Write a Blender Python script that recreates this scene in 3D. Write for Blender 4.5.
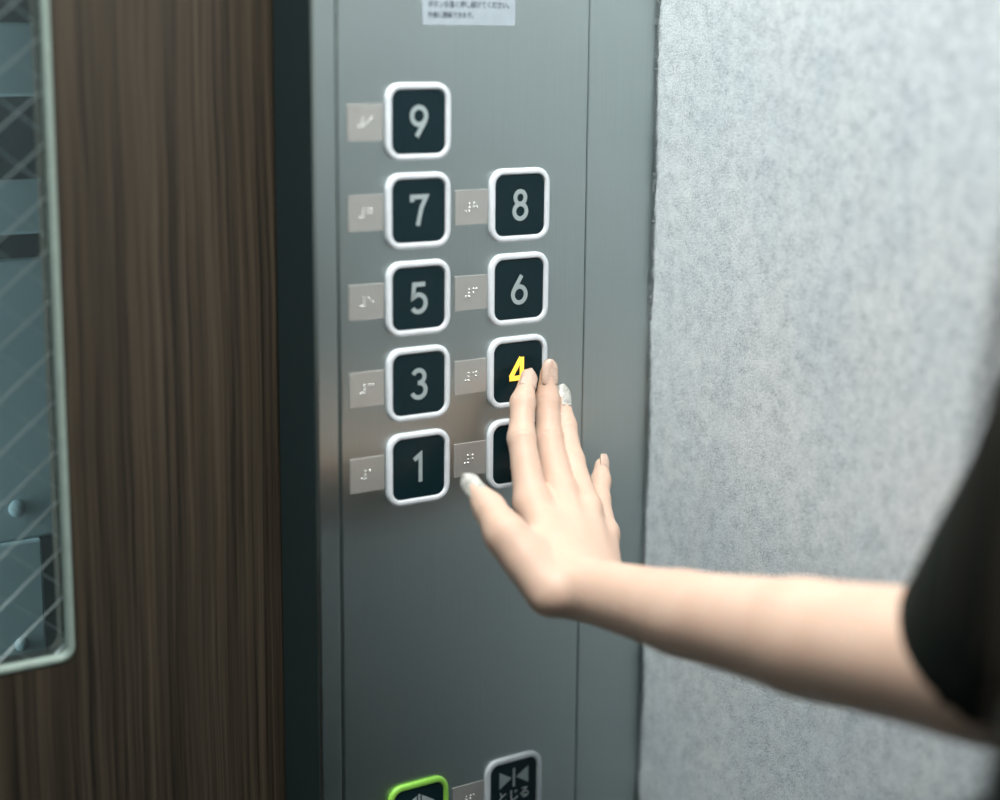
import bpy, bmesh, math, random
import numpy as np
from mathutils import Vector, Matrix

# ------------------------------------------------------------------ clear
for o in list(bpy.data.objects):
    bpy.data.objects.remove(o, do_unlink=True)
scene = bpy.context.scene
COL = scene.collection
random.seed(7)

# ------------------------------------------------------------------ camera
cam_d = bpy.data.cameras.new('camera')
cam = bpy.data.objects.new('camera', cam_d)
COL.objects.link(cam)
cam_d.sensor_fit = 'HORIZONTAL'
cam_d.sensor_width = 36.0
cam_d.lens = 1791.18 * 36.0 / 1000.0
cam_d.clip_start = 0.02
YAW, PIT, ROL = 0.612, -0.203, 0.009
_d = Vector((math.sin(YAW) * math.cos(PIT), math.cos(YAW) * math.cos(PIT), math.sin(PIT)))
_r0 = Vector((math.cos(YAW), -math.sin(YAW), 0))
_u0 = _r0.cross(_d)
_r = _r0 * math.cos(ROL) + _u0 * math.sin(ROL)
_u = -_r0 * math.sin(ROL) + _u0 * math.cos(ROL)
_m = Matrix((_r, _u, -_d)).transposed().to_4x4()
_m.translation = Vector((-0.57032, -0.89974, 1.36139))
cam.matrix_world = _m
cam_d.dof.use_dof = True
cam_d.dof.focus_distance = 1.125
cam_d.dof.aperture_fstop = 1.9
cam_d.dof.aperture_blades = 0
scene.camera = cam

# ------------------------------------------------------------------ world, exposure
world = bpy.data.worlds.new('world')
scene.world = world
world.use_nodes = True
world.node_tree.nodes['Background'].inputs[0].default_value = (0.45, 0.55, 0.58, 1)
world.node_tree.nodes['Background'].inputs[1].default_value = 0.15
scene.view_settings.view_transform = 'Standard'
scene.view_settings.look = 'None'
scene.view_settings.gamma = 1.0
scene.view_settings.use_curve_mapping = False
scene.view_settings.exposure = 0.0

LAMP_W = 21.0          # ceiling lamp of the lift car
SHAFT_FILL_W = 4.5          # unseen lamp added to light the shaft behind the window


# ------------------------------------------------------------------ materials
class NT:
    def __init__(self, name):
        self.m = bpy.data.materials.new(name)
        self.m.use_nodes = True
        self.t = self.m.node_tree
        self.b = self.t.nodes['Principled BSDF']

    def n(self, kind, **kw):
        nd = self.t.nodes.new(kind)
        for k, v in kw.items():
            if k in nd.inputs.keys():
                nd.inputs[k].default_value = v
            else:
                setattr(nd, k, v)
        return nd

    def l(self, a, ao, b, bi):
        self.t.links.new(a.outputs[ao], b.inputs[bi])

    def coords(self, scale=(1, 1, 1), out='Object'):
        tc = self.n('ShaderNodeTexCoord')
        mp = self.n('ShaderNodeMapping')
        mp.inputs['Scale'].default_value = scale
        self.l(tc, out, mp, 'Vector')
        return mp

    def ramp(self, stops):
        r = self.n('ShaderNodeValToRGB')
        e = r.color_ramp.elements
        while len(e) < len(stops):
            e.new(0.5)
        for el, (p, c) in zip(e, stops):
            el.position = p
            el.color = (c[0], c[1], c[2], 1)
        return r


def plain(name, col, rough=0.5, metal=0.0, spec=0.5, noise=None, emit=None, strength=0.0, coat=0.0):
    t = NT(name)
    b = t.b
    b.inputs['Base Color'].default_value = (*col, 1)
    b.inputs['Roughness'].default_value = rough
    b.inputs['Metallic'].default_value = metal
    b.inputs['Specular IOR Level'].default_value = spec
    b.inputs['Coat Weight'].default_value = coat
    if emit:
        b.inputs['Emission Color'].default_value = (*emit, 1)
        b.inputs['Emission Strength'].default_value = strength
    sc = noise or 120.0
    mp = t.coords()
    nz = t.n('ShaderNodeTexNoise', Scale=sc, Detail=3.0)
    t.l(mp, 0, nz, 'Vector')
    r = t.ramp([(0.3, [c * 0.93 for c in col]), (0.7, [min(1, c * 1.05) for c in col])])
    t.l(nz, 0, r, 0)
    t.l(r, 0, b, 'Base Color')
    return t.m


def mat_steel(name, col=(0.58, 0.61, 0.605), rough=0.30, bump=0.015, along='z', aniso=0.94, metal=1.0):
    t = NT(name)
    s = (1, 1, 0.006) if along == 'z' else (0.006, 1, 1)
    mp = t.coords(s)
    nz = t.n('ShaderNodeTexNoise', Scale=1700.0, Detail=4.0, Roughness=0.65)
    t.l(mp, 0, nz, 'Vector')
    r = t.ramp([(0.25, [c * 0.925 for c in col]), (0.75, [c * 1.03 for c in col])])
    t.l(nz, 0, r, 0)
    t.l(r, 0, t.b, 'Base Color')
    mr = t.n('ShaderNodeMapRange')
    mr.inputs['To Min'].default_value = rough * 0.8
    mr.inputs['To Max'].default_value = rough * 1.25
    t.l(nz, 0, mr, 'Value')
    t.l(mr, 0, t.b, 'Roughness')
    bp = t.n('ShaderNodeBump', Strength=bump, Distance=0.0004)
    t.l(nz, 0, bp, 'Height')
    t.l(bp, 0, t.b, 'Normal')
    t.b.inputs['Metallic'].default_value = metal
    t.b.inputs['Anisotropic'].default_value = aniso
    t.b.inputs['Anisotropic Rotation'].default_value = 0.0
    tg = t.n('ShaderNodeTangent', direction_type='UV_MAP', uv_map='grain')
    t.l(tg, 0, t.b, 'Tangent')
    return t.m


def mat_wood():
    t = NT('walnut_laminate')
    mp = t.coords((1, 1, 0.008))
    wob = t.n('ShaderNodeTexNoise', Scale=9.0, Detail=2.0)
    mp2 = t.coords((1, 1, 0.6))
    t.l(mp2, 0, wob, 'Vector')
    add = t.n('ShaderNodeVectorMath', operation='MULTIPLY_ADD')
    t.l(wob, 1, add, 0)
    add.inputs[1].default_value = (0.007, 0.0, 0.0)
    t.l(mp, 0, add, 2)
    n1 = t.n('ShaderNodeTexNoise', Scale=170.0, Detail=5.0, Roughness=0.62)
    t.l(add, 0, n1, 'Vector')
    n2 = t.n('ShaderNodeTexNoise', Scale=480.0, Detail=3.0, Roughness=0.7)
    t.l(add, 0, n2, 'Vector')
    mx = t.n('ShaderNodeMix', data_type='FLOAT')
    mx.inputs[0].default_value = 0.5
    t.l(n1, 0, mx, 2)
    t.l(n2, 0, mx, 3)
    r = t.ramp([(0.40, (0.011, 0.0095, 0.0080)), (0.47, (0.030, 0.0240, 0.0165)),
                (0.53, (0.046, 0.0360, 0.0245)), (0.60, (0.064, 0.051, 0.036))])
    t.l(mx, 0, r, 0)
    t.l(r, 0, t.b, 'Base Color')
    t.b.inputs['Roughness'].default_value = 0.48
    t.b.inputs['Specular IOR Level'].default_value = 0.35
    bp = t.n('ShaderNodeBump', Strength=0.15, Distance=0.0006)
    t.l(mx, 0, bp, 'Height')
    t.l(bp, 0, t.b, 'Normal')
    return t.m


def mat_felt():
    t = NT('grey_felt')
    mp = t.coords()
    fine = t.n('ShaderNodeTexNoise', Scale=900.0, Detail=4.0, Roughness=0.75)
    t.l(mp, 0, fine, 'Vector')
    mid = t.n('ShaderNodeTexNoise', Scale=120.0, Detail=4.0, Roughness=0.6)
    t.l(mp, 0, mid, 'Vector')
    mp2 = t.coords((1, 1, 0.5))
    big = t.n('ShaderNodeTexNoise', Scale=22.0, Detail=3.0, Roughness=0.6)
    t.l(mp2, 0, big, 'Vector')
    m1 = t.n('ShaderNodeMix', data_type='FLOAT')
    m1.inputs[0].default_value = 0.30
    t.l(fine, 0, m1, 2)
    t.l(mid, 0, m1, 3)
    r = t.ramp([(0.34, (0.22, 0.27, 0.31)), (0.46, (0.49, 0.545, 0.585)), (0.56, (0.63, 0.685, 0.715)), (0.68, (0.74, 0.785, 0.81))])
    t.l(m1, 0, r, 0)
    rb = t.ramp([(0.35, (0.92, 0.945, 0.97)), (0.62, (1.0, 1.0, 1.0))])
    t.l(big, 0, rb, 0)
    mm = t.n('ShaderNodeMix', data_type='RGBA', blend_type='MULTIPLY')
    mm.inputs[0].default_value = 1.0
    t.l(r, 0, mm, 6)
    t.l(rb, 0, mm, 7)
    t.l(mm, 2, t.b, 'Base Color')
    t.b.inputs['Roughness'].default_value = 0.95
    t.b.inputs['Specular IOR Level'].default_value = 0.1
    t.b.inputs['Sheen Weight'].default_value = 0.15
    bp = t.n('ShaderNodeBump', Strength=0.5, Distance=0.0015)
    t.l(m1, 0, bp, 'Height')
    t.l(bp, 0, t.b, 'Normal')
    return t.m


def mat_skin():
    t = NT('skin')
    mp = t.coords()
    n1 = t.n('ShaderNodeTexNoise', Scale=45.0, Detail=4.0)
    t.l(mp, 0, n1, 'Vector')
    r = t.ramp([(0.3, (0.57, 0.395, 0.31)), (0.7, (0.62, 0.445, 0.355))])
    t.l(n1, 0, r, 0)
    t.l(r, 0, t.b, 'Base Color')
    t.b.inputs['Roughness'].default_value = 0.52
    t.b.inputs['Specular IOR Level'].default_value = 0.35
    t.b.inputs['Subsurface Weight'].default_value = 0.25
    t.b.inputs['Subsurface Radius'].default_value = (1.0, 0.35, 0.2)
    t.b.inputs['Subsurface Scale'].default_value = 0.004
    n2 = t.n('ShaderNodeTexNoise', Scale=900.0, Detail=2.0)
    t.l(mp, 0, n2, 'Vector')
    bp = t.n('ShaderNodeBump', Strength=0.06, Distance=0.0004)
    t.l(n2, 0, bp, 'Height')
    t.l(bp, 0, t.b, 'Normal')
    return t.m


def mat_nail(name, a, bcol):
    t = NT(name)
    mp = t.coords()
    v = t.n('ShaderNodeTexVoronoi', Scale=900.0)
    t.l(mp, 0, v, 'Vector')
    n1 = t.n('ShaderNodeTexNoise', Scale=260.0, Detail=2.0)
    t.l(mp, 0, n1, 'Vector')
    m = t.n('ShaderNodeMix', data_type='FLOAT')
    m.inputs[0].default_value = 0.6
    t.l(v, 0, m, 2)
    t.l(n1, 0, m, 3)
    r = t.ramp([(0.30, a), (0.60, bcol)])
    t.l(m, 0, r, 0)
    t.l(r, 0, t.b, 'Base Color')
    t.b.inputs['Roughness'].default_value = 0.33
    t.b.inputs['Coat Weight'].default_value = 0.15
    return t.m


def mat_glass():
    t = NT('wired_glass')
    out = t.t.nodes['Material Output']
    tr = t.n('ShaderNodeBsdfTransparent')
    tr.inputs[0].default_value = (0.82, 0.90, 0.91, 1)
    gl = t.n('ShaderNodeBsdfGlossy')
    gl.inputs['Roughness'].default_value = 0.06
    df = t.n('ShaderNodeBsdfDiffuse')
    df.inputs[0].default_value = (0.35, 0.47, 0.50, 1)
    fr = t.n('ShaderNodeFresnel')
    fr.inputs[0].default_value = 1.35
    mp = t.coords((1, 1, 1))
    nz = t.n('ShaderNodeTexNoise', Scale=14.0)
    t.l(mp, 0, nz, 'Vector')
    mr = t.n('ShaderNodeMapRange')
    mr.inputs['To Min'].default_value = 0.03
    mr.inputs['To Max'].default_value = 0.09
    t.l(nz, 0, mr, 'Value')
    a = t.n('ShaderNodeMixShader')
    t.l(mr, 0, a, 0)
    t.l(tr, 0, a, 1)
    t.l(df, 0, a, 2)
    b = t.n('ShaderNodeMixShader')
    t.l(fr, 0, b, 0)
    t.l(a, 0, b, 1)
    t.l(gl, 0, b, 2)
    t.l(b, 0, out, 'Surface')
    return t.m


M = {}
M['steel'] = mat_steel('brushed_steel', (0.66, 0.735, 0.73), 0.39)
M['plate_steel'] = mat_steel('brushed_plate_steel', (0.50, 0.50, 0.48), 0.42, aniso=0.4, metal=0.62)
M['dark_steel'] = mat_steel('dark_coated_steel', (0.16, 0.21, 0.22), 0.35)
M['wood'] = mat_wood()
M['felt'] = mat_felt()
M['fibre'] = plain('felt_fibre', (0.30, 0.33, 0.35), 0.95)
M['white'] = plain('white_ring_plastic', (0.68, 0.725, 0.775), 0.34, coat=0.3)
M['green'] = plain('green_ring_plastic', (0.24, 0.55, 0.075), 0.35, emit=(0.24, 0.55, 0.075), strength=0.08)  # slight glow added to the ring, which is no lamp
M['black'] = plain('black_button_face', (0.004, 0.017, 0.022), 0.22, spec=0.22)
M['numeral'] = plain('grey_numeral_print', (0.33, 0.40, 0.415), 0.4)
M['print'] = plain('white_lettering_print', (0.58, 0.63, 0.64), 0.4)
M['lit'] = plain('lit_numeral', (1.0, 0.66, 0.06), 0.4, emit=(1.0, 0.60, 0.085), strength=0.85)
M['dot'] = plain('braille_dot_metal', (0.90, 0.92, 0.92), 0.25, metal=0.6)
M['sticker'] = plain('pale_sticker', (0.35, 0.41, 0.46), 0.45)
M['ink'] = plain('dark_ink', (0.04, 0.06, 0.075), 0.6)
M['brown'] = plain('brown_line', (0.30, 0.22, 0.17), 0.6)
M['rim'] = plain('pale_green_rim', (0.24, 0.31, 0.28), 0.4)
M['wire'] = plain('wire_in_glass', (0.34, 0.42, 0.43), 0.5)
M['glass'] = mat_glass()
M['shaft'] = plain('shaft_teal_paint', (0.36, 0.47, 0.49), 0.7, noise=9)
M['bolt'] = plain('bolt_teal_paint', (0.20, 0.28, 0.30), 0.7)
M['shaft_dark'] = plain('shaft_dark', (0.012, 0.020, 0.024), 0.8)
M['car_wall'] = plain('dark_teal_wall', (0.016, 0.028, 0.031), 0.6, noise=6)
M['car_upper'] = plain('pale_grey_wall', (0.64, 0.69, 0.685), 0.5, noise=6)
M['jamb'] = plain('dark_teal_jamb_paint', (0.024, 0.042, 0.046), 0.45, spec=0.3, noise=5)
M['car_floor'] = plain('dark_floor_vinyl', (0.018, 0.028, 0.030), 0.6, noise=40)
M['ceiling'] = plain('white_ceiling', (0.62, 0.65, 0.65), 0.6, noise=8)
M['diffuser'] = plain('lamp_diffuser', (0.9, 0.9, 0.9), 0.6, emit=(1, 0.98, 0.95), strength=2.5)
M['skin'] = mat_skin()
M['nail_nude'] = mat_nail('nude_glitter_polish', (0.44, 0.29, 0.225), (0.56, 0.43, 0.36))
M['nail_white'] = mat_nail('silver_white_polish', (0.22, 0.225, 0.21), (0.50, 0.50, 0.47))
M['shirt'] = plain('black_cloth', (0.010, 0.014, 0.012), 0.85, spec=0.15, noise=300)
M['skirt'] = plain('black_skirt_cloth', (0.010, 0.013, 0.013), 0.85, spec=0.15, noise=300)
M['hair'] = plain('dark_brown_hair', (0.055, 0.038, 0.028), 0.45, noise=500)
M['shoe'] = plain('black_shoe_leather', (0.012, 0.012, 0.012), 0.35)
M['eye'] = plain('eye_white', (0.80, 0.78, 0.75), 0.25)
M['iris'] = plain('dark_iris', (0.03, 0.018, 0.012), 0.2)


# ------------------------------------------------------------------ object helpers
def link(o, parent=None):
    COL.objects.link(o)
    if parent is not None:
        o.parent = parent
    return o


def grain_uv(me):
    # u runs across the hairlines (x), v along them (z)
    uv = me.uv_layers.new(name='grain')
    co = np.empty(len(me.vertices) * 3, dtype=np.float32)
    me.vertices.foreach_get('co', co)
    co = co.reshape(-1, 3)
    li = np.empty(len(me.loops), dtype=np.int32)
    me.loops.foreach_get('vertex_index', li)
    p = co[li]
    uv.data.foreach_set('uv', np.stack([p[:, 0] + p[:, 1] * 0.37, p[:, 2]], 1).astype(np.float32).ravel())


def obj_from(name, verts, faces, mat, parent=None, smooth=False, loc=(0, 0, 0)):
    me = bpy.data.meshes.new(name)
    me.from_pydata([tuple(v) for v in verts], [], [tuple(f) for f in faces])
    me.update()
    if mat is not None:
        me.materials.append(mat)
        if 'steel' in mat.name:
            grain_uv(me)
    if smooth:
        for p in me.polygons:
            p.use_smooth = True
    o = bpy.data.objects.new(name, me)
    o.location = loc
    return link(o, parent)


def obj_bm(name, bm, mat, parent=None, smooth=False, loc=(0, 0, 0)):
    bmesh.ops.recalc_face_normals(bm, faces=bm.faces[:])
    me = bpy.data.meshes.new(name)
    bm.to_mesh(me)
    bm.free()
    me.materials.append(mat)
    if 'steel' in mat.name:
        grain_uv(me)
    if smooth:
        for p in me.polygons:
            p.use_smooth = True
    o = bpy.data.objects.new(name, me)
    o.location = loc
    return link(o, parent)


def empty(name, loc=(0, 0, 0), parent=None):
    o = bpy.data.objects.new(name, None)
    o.location = loc
    o.empty_display_size = 0.05
    return link(o, parent)


def tag(o, label=None, cat=None, group=None, kind=None):
    if label:
        o['label'] = label
    if cat:
        o['category'] = cat
    if group:
        o['group'] = group
    if kind:
        o['kind'] = kind
    return o


def bm_box(bm, x0, x1, y0, y1, z0, z1, bev=0.0, seg=2):
    b2 = bmesh.new()
    bmesh.ops.create_cube(b2, size=1.0)
    for v in b2.verts:
        v.co = Vector(((x0 + x1) / 2 + v.co.x * (x1 - x0), (y0 + y1) / 2 + v.co.y * (y1 - y0), (z0 + z1) / 2 + v.co.z * (z1 - z0)))
    if bev > 0:
        bmesh.ops.bevel(b2, geom=b2.edges[:], offset=bev, segments=seg, affect='EDGES', profile=0.5)
    me = bpy.data.meshes.new('tmp')
    b2.to_mesh(me)
    b2.free()
    bm.from_mesh(me)
    bpy.data.meshes.remove(me)


def rrect(hw, hh, r, n=8):
    pts = []
    r = max(r, 0.0001)
    for cx, cz, a0 in ((hw - r, hh - r, 0), (-hw + r, hh - r, 90), (-hw + r, -hh + r, 180), (hw - r, -hh + r, 270)):
        for i in range(n + 1):
            a = math.radians(a0 + 90 * i / n)
            pts.append((cx + r * math.cos(a), cz + r * math.sin(a)))
    return pts


def loft(profile, hw, hh, r, cap_first=False, cap_last=False, n=8):
    """profile: list of (inset, height out of the panel); panel normal is -y"""
    V, Fc = [], []
    k = 4 * (n + 1)
    for ins, h in profile:
        for x, z in rrect(hw - ins, hh - ins, r - ins, n):
            V.append((x, -h, z))
    for a in range(len(profile) - 1):
        for i in range(k):
            j = (i + 1) % k
            Fc.append((a * k + i, a * k + j, (a + 1) * k + j, (a + 1) * k + i))
    if cap_first:
        Fc.append(tuple(range(k)))
    if cap_last:
        Fc.append(tuple((len(profile) - 1) * k + i for i in reversed(range(k))))
    return V, Fc


def tube(path, rad, seg=8, cap=True):
    """path: list of Vector; rad: float or list"""
    V, Fc = [], []
    n = len(path)
    for i, p in enumerate(path):
        t = (path[min(i + 1, n - 1)] - path[max(i - 1, 0)]).normalized()
        ref = Vector((0, 0, 1)) if abs(t.z) < 0.9 else Vector((1, 0, 0))
        a = t.cross(ref).normalized()
        b = t.cross(a)
        r = rad[i] if isinstance(rad, (list, tuple)) else rad
        for k in range(seg):
            an = 2 * math.pi * k / seg
            V.append(p + a * (r * math.cos(an)) + b * (r * math.sin(an)))
    for i in range(n - 1):
        for k in range(seg):
            k2 = (k + 1) % seg
            Fc.append((i * seg + k, i * seg + k2, (i + 1) * seg + k2, (i + 1) * seg + k))
    if cap:
        Fc.append(tuple(range(seg)))
        Fc.append(tuple((n - 1) * seg + k for k in reversed(range(seg))))
    return V, Fc


# ------------------------------------------------------------------ the lift car
CX0, CX1, CY0, CZ1 = -1.25, 0.1866, -1.50, 2.14
XL = -0.0687            # jamb corner
DOOR_Y = 0.0509

bm = bmesh.new()
bm_box(bm, CX0 - .05, CX1 + .05, CY0 - .05, 0.0, -0.05, 0.0)
tag(obj_bm('floor', bm, M['car_floor']), kind='structure')
bm = bmesh.new()
bm_box(bm, CX0 - .05, CX1 + .05, CY0 - .05, 0.16, CZ1, CZ1 + 0.05)
tag(obj_bm('ceiling', bm, M['ceiling']), kind='structure')
REFLECT_SPLIT = 1.04  # unseen two-tone split added so the steel reflects pale above, dark below
for nm, x0, x1, y0, y1 in (('wall_left', CX0 - .05, CX0, CY0 - .05, 0.16), ('wall_back', CX0, CX1 + .05, CY0 - .05, CY0)):
    bm = bmesh.new()
    bm_box(bm, x0, x1, y0, y1, 0, REFLECT_SPLIT)
    wl = tag(obj_bm(nm, bm, M['car_wall']), kind='structure')
    bm = bmesh.new()
    bm_box(bm, x0, x1, y0, y1, REFLECT_SPLIT, CZ1)
    obj_bm('pale_reflect_panel', bm, M['car_upper'], wl)
bm = bmesh.new()
bm_box(bm, CX1, CX1 + .05, CY0, 0.16, 0, CZ1)
tag(obj_bm('wall_right', bm, M['dark_steel']), kind='structure')

# front wall: steel column that carries the control panel, its far mate, the header
bm = bmesh.new()
bm_box(bm, XL, -0.0543, 0.0006, 0.016, 0.0, 2.08, 0.0014, 3)
bm_box(bm, 0.1271, CX1, 0.0006, 0.046, 0.0, 2.08, 0.0010, 3)
bm_box(bm, XL + .0122, CX1, 0.0161, 0.046, 0.0, 2.08)
bm_box(bm, CX0, -0.95, 0.0006, 0.046, 0.0, 2.08, 0.002, 2)
bm_box(bm, CX0, CX1, 0.0006, 0.046, 2.08, CZ1)
tag(obj_bm('wall_front', bm, M['steel']), kind='structure')

bm = bmesh.new()
bm_box(bm, XL - 0.0002, XL + 0.012, 0.0034, 0.0475, 0.0, 2.08)
tag(obj_bm('trim_1', bm, M['jamb']), kind='structure')

# felt sheet hung over the right wall
FX = 0.1803
rng = random.Random(3)
V, Fc = [], []
nz = 700
zs = [0.02 + (2.08 - 0.02) * i / nz for i in range(nz + 1)]
edge = []
w = 0.0
for z in zs:
    w = 0.85 * w + rng.uniform(-0.0006, 0.0006)
    edge.append(-0.0022 + w + rng.uniform(-0.0004, 0.0004))
for z, e in zip(zs, edge):
    V += [(FX, -1.48, z), (FX, e - 0.004, z), (FX + 0.0012, e, z), (CX1 - 0.0008, e, z)]
for i in range(nz):
    a = i * 4
    for k in range(3):
        Fc.append((a + k, a + k + 1, a + 5 + k, a + 4 + k))
felt = obj_from('felt_wall_lining', V, Fc, M['felt'])
tag(felt, 'grey felt lining hung flat on the wall beside the steel control column', 'wall lining')
fV, fF = [], []
for i in range(2600):
    z = rng.uniform(0.75, 1.45)
    e = edge[min(nz, int((z - 0.02) / 2.08 * nz))]
    p = Vector((FX + rng.uniform(0.0, 0.002), e - 0.0004, z))
    L = rng.uniform(0.0005, 0.0021)
    q = p + Vector((rng.uniform(-0.5, 0.3), 0.9, rng.uniform(-0.9, 0.9))).normalized() * L
    q.y = min(q.y, 0.0003)
    v2, f2 = tube([p, q], 0.00016, 3, False)
    o0 = len(fV)
    fV += v2
    fF += [tuple(o0 + k for k in f) for f in f2]
tag(obj_from('loose_fibre', fV, fF, M['fibre'], felt), kind='stuff')

# ------------------------------------------------------------------ door with wired-glass window
door = empty('door_1', (-0.5, DOOR_Y, 0.0))
tag(door, kind='structure')
dx, dy = -0.5, DOOR_Y
WX0, WX1, WZ0, WZ1 = -0.520, -0.2028, 1.0010, 1.76
wcx, wcz = (WX0 + WX1) / 2, (WZ0 + WZ1) / 2
whw, whh = (WX1 - WX0) / 2, (WZ1 - WZ0) / 2
bm = bmesh.new()
outer = [(-0.96, 0.012), (-0.062, 0.012), (-0.062, 2.07), (-0.96, 2.07)]
inner = [(wcx + x, wcz + z) for x, z in rrect(whw, whh, 0.009, 6)]
ov = [bm.verts.new((x - dx, 0, z)) for x, z in outer]
iv = [bm.verts.new((x - dx, 0, z)) for x, z in inner]
for loop in (ov, iv):
    for i in range(len(loop)):
        bm.edges.new((loop[i], loop[(i + 1) % len(loop)]))
bmesh.ops.triangle_fill(bm, use_beauty=True, use_dissolve=False, edges=bm.edges[:])
ext = bmesh.ops.extrude_face_region(bm, geom=bm.faces[:])
for g in ext['geom']:
    if isinstance(g, bmesh.types.BMVert):
        g.co.y += 0.028
obj_bm('door_leaf', bm, M['wood'], door)
win = empty('door_window', (wcx - dx, 0, wcz), door)
V, Fc = loft([(0.0, -0.02), (0.0, 0.0002), (0.0005, 0.0007), (0.0032, 0.0007), (0.0040, -0.0002), (0.0042, -0.0052)], whw, whh, 0.009, n=6)
obj_from('window_rim', V, Fc, M['rim'], win, True)
bm = bmesh.new()
bm_box(bm, -whw + .002, whw - .002, 0.0050, 0.0110, -whh + .002, whh - .002)
obj_bm('pane', bm, M['glass'], win)
# diagonal wires inside the pane; falling set thinned to imitate weaker glints
sl = 0.80
pitch = 0.0288
zoff = 0.0
for fam, rad in ((1, 0.00055), (-1, 0.00028)):
    for k in range(-28, 29):
        zr = 1.3560 + k * pitch + (0.006 if fam < 0 else 0.0)     # height at the right edge
        x1, x0 = WX1 - 0.004, WX0 + 0.004
        z1 = zr
        z0 = zr - fam * sl * (x1 - x0)
        lo, hi = WZ0 + 0.004, WZ1 - 0.004
        a, b = 0.0, 1.0
        dz = z1 - z0
        ta, tb = (lo - z0) / dz, (hi - z0) / dz
        a = max(a, min(ta, tb))
        b = min(b, max(ta, tb))
        if b - a < 0.01:
            continue
        yy = 0.0048 if fam > 0 else 0.0060
        P = [Vector((x0 + (x1 - x0) * t - wcx, yy, z0 + dz * t - wcz)) for t in (a, b)]
        v2, f2 = tube(P, rad, 5)
        obj_from('glass_wire', v2, f2, M['wire'], win, True)

# ------------------------------------------------------------------ lift shaft behind the window
bm = bmesh.new()
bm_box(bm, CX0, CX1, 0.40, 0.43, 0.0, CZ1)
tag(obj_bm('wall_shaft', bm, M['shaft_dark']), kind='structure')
rail = empty('landing_door_back', (-0.3, 0.16, 0.0))
tag(rail, 'teal painted steel door back with bolted plate behind the wired glass', 'door')
for nm, x0, x1, y0, y1, z0, z1 in (
        ('stiffener', -0.60, -0.02, 0.160, 0.180, 1.3205, 1.3640),
        ('stiffener', -0.60, -0.02, 0.160, 0.185, 1.2375, 1.2690),
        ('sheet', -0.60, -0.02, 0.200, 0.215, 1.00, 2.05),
        ('lower_plate', -0.60, -0.02, 0.165, 0.180, 1.0440, 1.2210),
        ('lower_plate', -0.60, -0.1785, 0.162, 0.180, 0.62, 1.0440),
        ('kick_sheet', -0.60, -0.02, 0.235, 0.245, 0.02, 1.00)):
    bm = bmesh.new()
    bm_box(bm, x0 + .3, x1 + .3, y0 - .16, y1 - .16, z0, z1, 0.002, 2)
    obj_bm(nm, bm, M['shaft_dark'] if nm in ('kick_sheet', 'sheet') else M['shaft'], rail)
for x, z, r, y in ((-0.1930, 1.0651, 0.0058, 0.165), (-0.1950, 0.9767, 0.0048, 0.162)):
    V, Fc = [], []
    for j in range(6):
        a = j / 5 * math.pi / 2
        for k in range(12):
            an = 2 * math.pi * k / 12
            V.append((x + .3 + r * math.cos(a) * math.cos(an), y - .16 - r * 0.7 * math.sin(a), z + r * math.cos(a) * math.sin(an)))
    for j in range(5):
        for k in range(12):
            k2 = (k + 1) % 12
            Fc.append((j * 12 + k, j * 12 + k2, j * 12 + 12 + k2, j * 12 + 12 + k))
    obj_from('bolt', V, Fc, M['bolt'], rail, True)
shaft_fill_root = empty('shaft_fill', (-0.66, 0.118, 1.20))  # added out of view, only to brighten what the window shows
shaft_fill_root.rotation_euler = (0, math.radians(-90), 0)
tag(shaft_fill_root, 'unseen tube light added to brighten the shaft behind the wooden door', 'lamp')
v2, f2 = tube([Vector((-.3, 0, 0)), Vector((.3, 0, 0))], 0.010, 12)
obj_from('tube', v2, f2, M['diffuser'], shaft_fill_root, True)
for s in (-1, 1):
    bm = bmesh.new()
    bm_box(bm, s * .305 - .012, s * .305 + .012, -.014, .014, -.016, .016, .003)
    obj_bm('holder', bm, M['dark_steel'], shaft_fill_root)
ld = bpy.data.lights.new('shaft_fill_light', 'AREA')
ld.shape = 'RECTANGLE'
ld.size, ld.size_y = 0.6, 0.03
ld.energy = SHAFT_FILL_W
ld.color = (0.88, 0.98, 1.0)
lo_ = bpy.data.objects.new('shaft_fill_light', ld)
lo_.location = (0, 0, -0.02)
link(lo_, shaft_fill_root)

# ------------------------------------------------------------------ ceiling lamp of the car
lamp = empty('ceiling_lamp', (-0.19, -0.46, CZ1))
tag(lamp, 'square white diffuser lamp set in the lift ceiling', 'lamp')
V, Fc = loft([(0.0, 0.0), (0.0, 0.016), (0.006, 0.020), (0.022, 0.020), (0.025, 0.012)], 0.29, 0.29, 0.03)
V = [(x, z, y) for x, y, z in V]
obj_from('frame', V, Fc, M['ceiling'], lamp)
V, Fc = loft([(0.023, 0.012), (0.03, 0.015)], 0.29, 0.29, 0.03, cap_last=True)
V = [(x, z, y) for x, y, z in V]
obj_from('diffuser', V, Fc, M['diffuser'], lamp)
ld = bpy.data.lights.new('lamp_light', 'AREA')
ld.shape = 'SQUARE'
ld.size = 0.50
ld.energy = LAMP_W
ld.color = (1.0, 0.985, 0.94)
lo_ = bpy.data.objects.new('lamp_light', ld)
lo_.location = (0, 0, -0.026)
link(lo_, lamp)

# ------------------------------------------------------------------ control panel
Z1 = 1.10              # height of the lowest floor button
ROW, COLX = 0.05225, 0.07379
panel = empty('lift_control_panel', (0.0366, 0.0, 0.0))
tag(panel, 'brushed steel lift control panel with square black floor buttons and lit 4', 'control panel')
PX = 0.0366


def at_panel(x, z, parent=None):
    return (x - PX, 0.0, z)


bm = bmesh.new()
bm_box(bm, -0.0533 - PX, 0.1262 - PX, 0.0, 0.012, 0.55, 1.72, 0.0009, 3)
obj_bm('faceplate', bm, M['steel'], panel)


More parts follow.
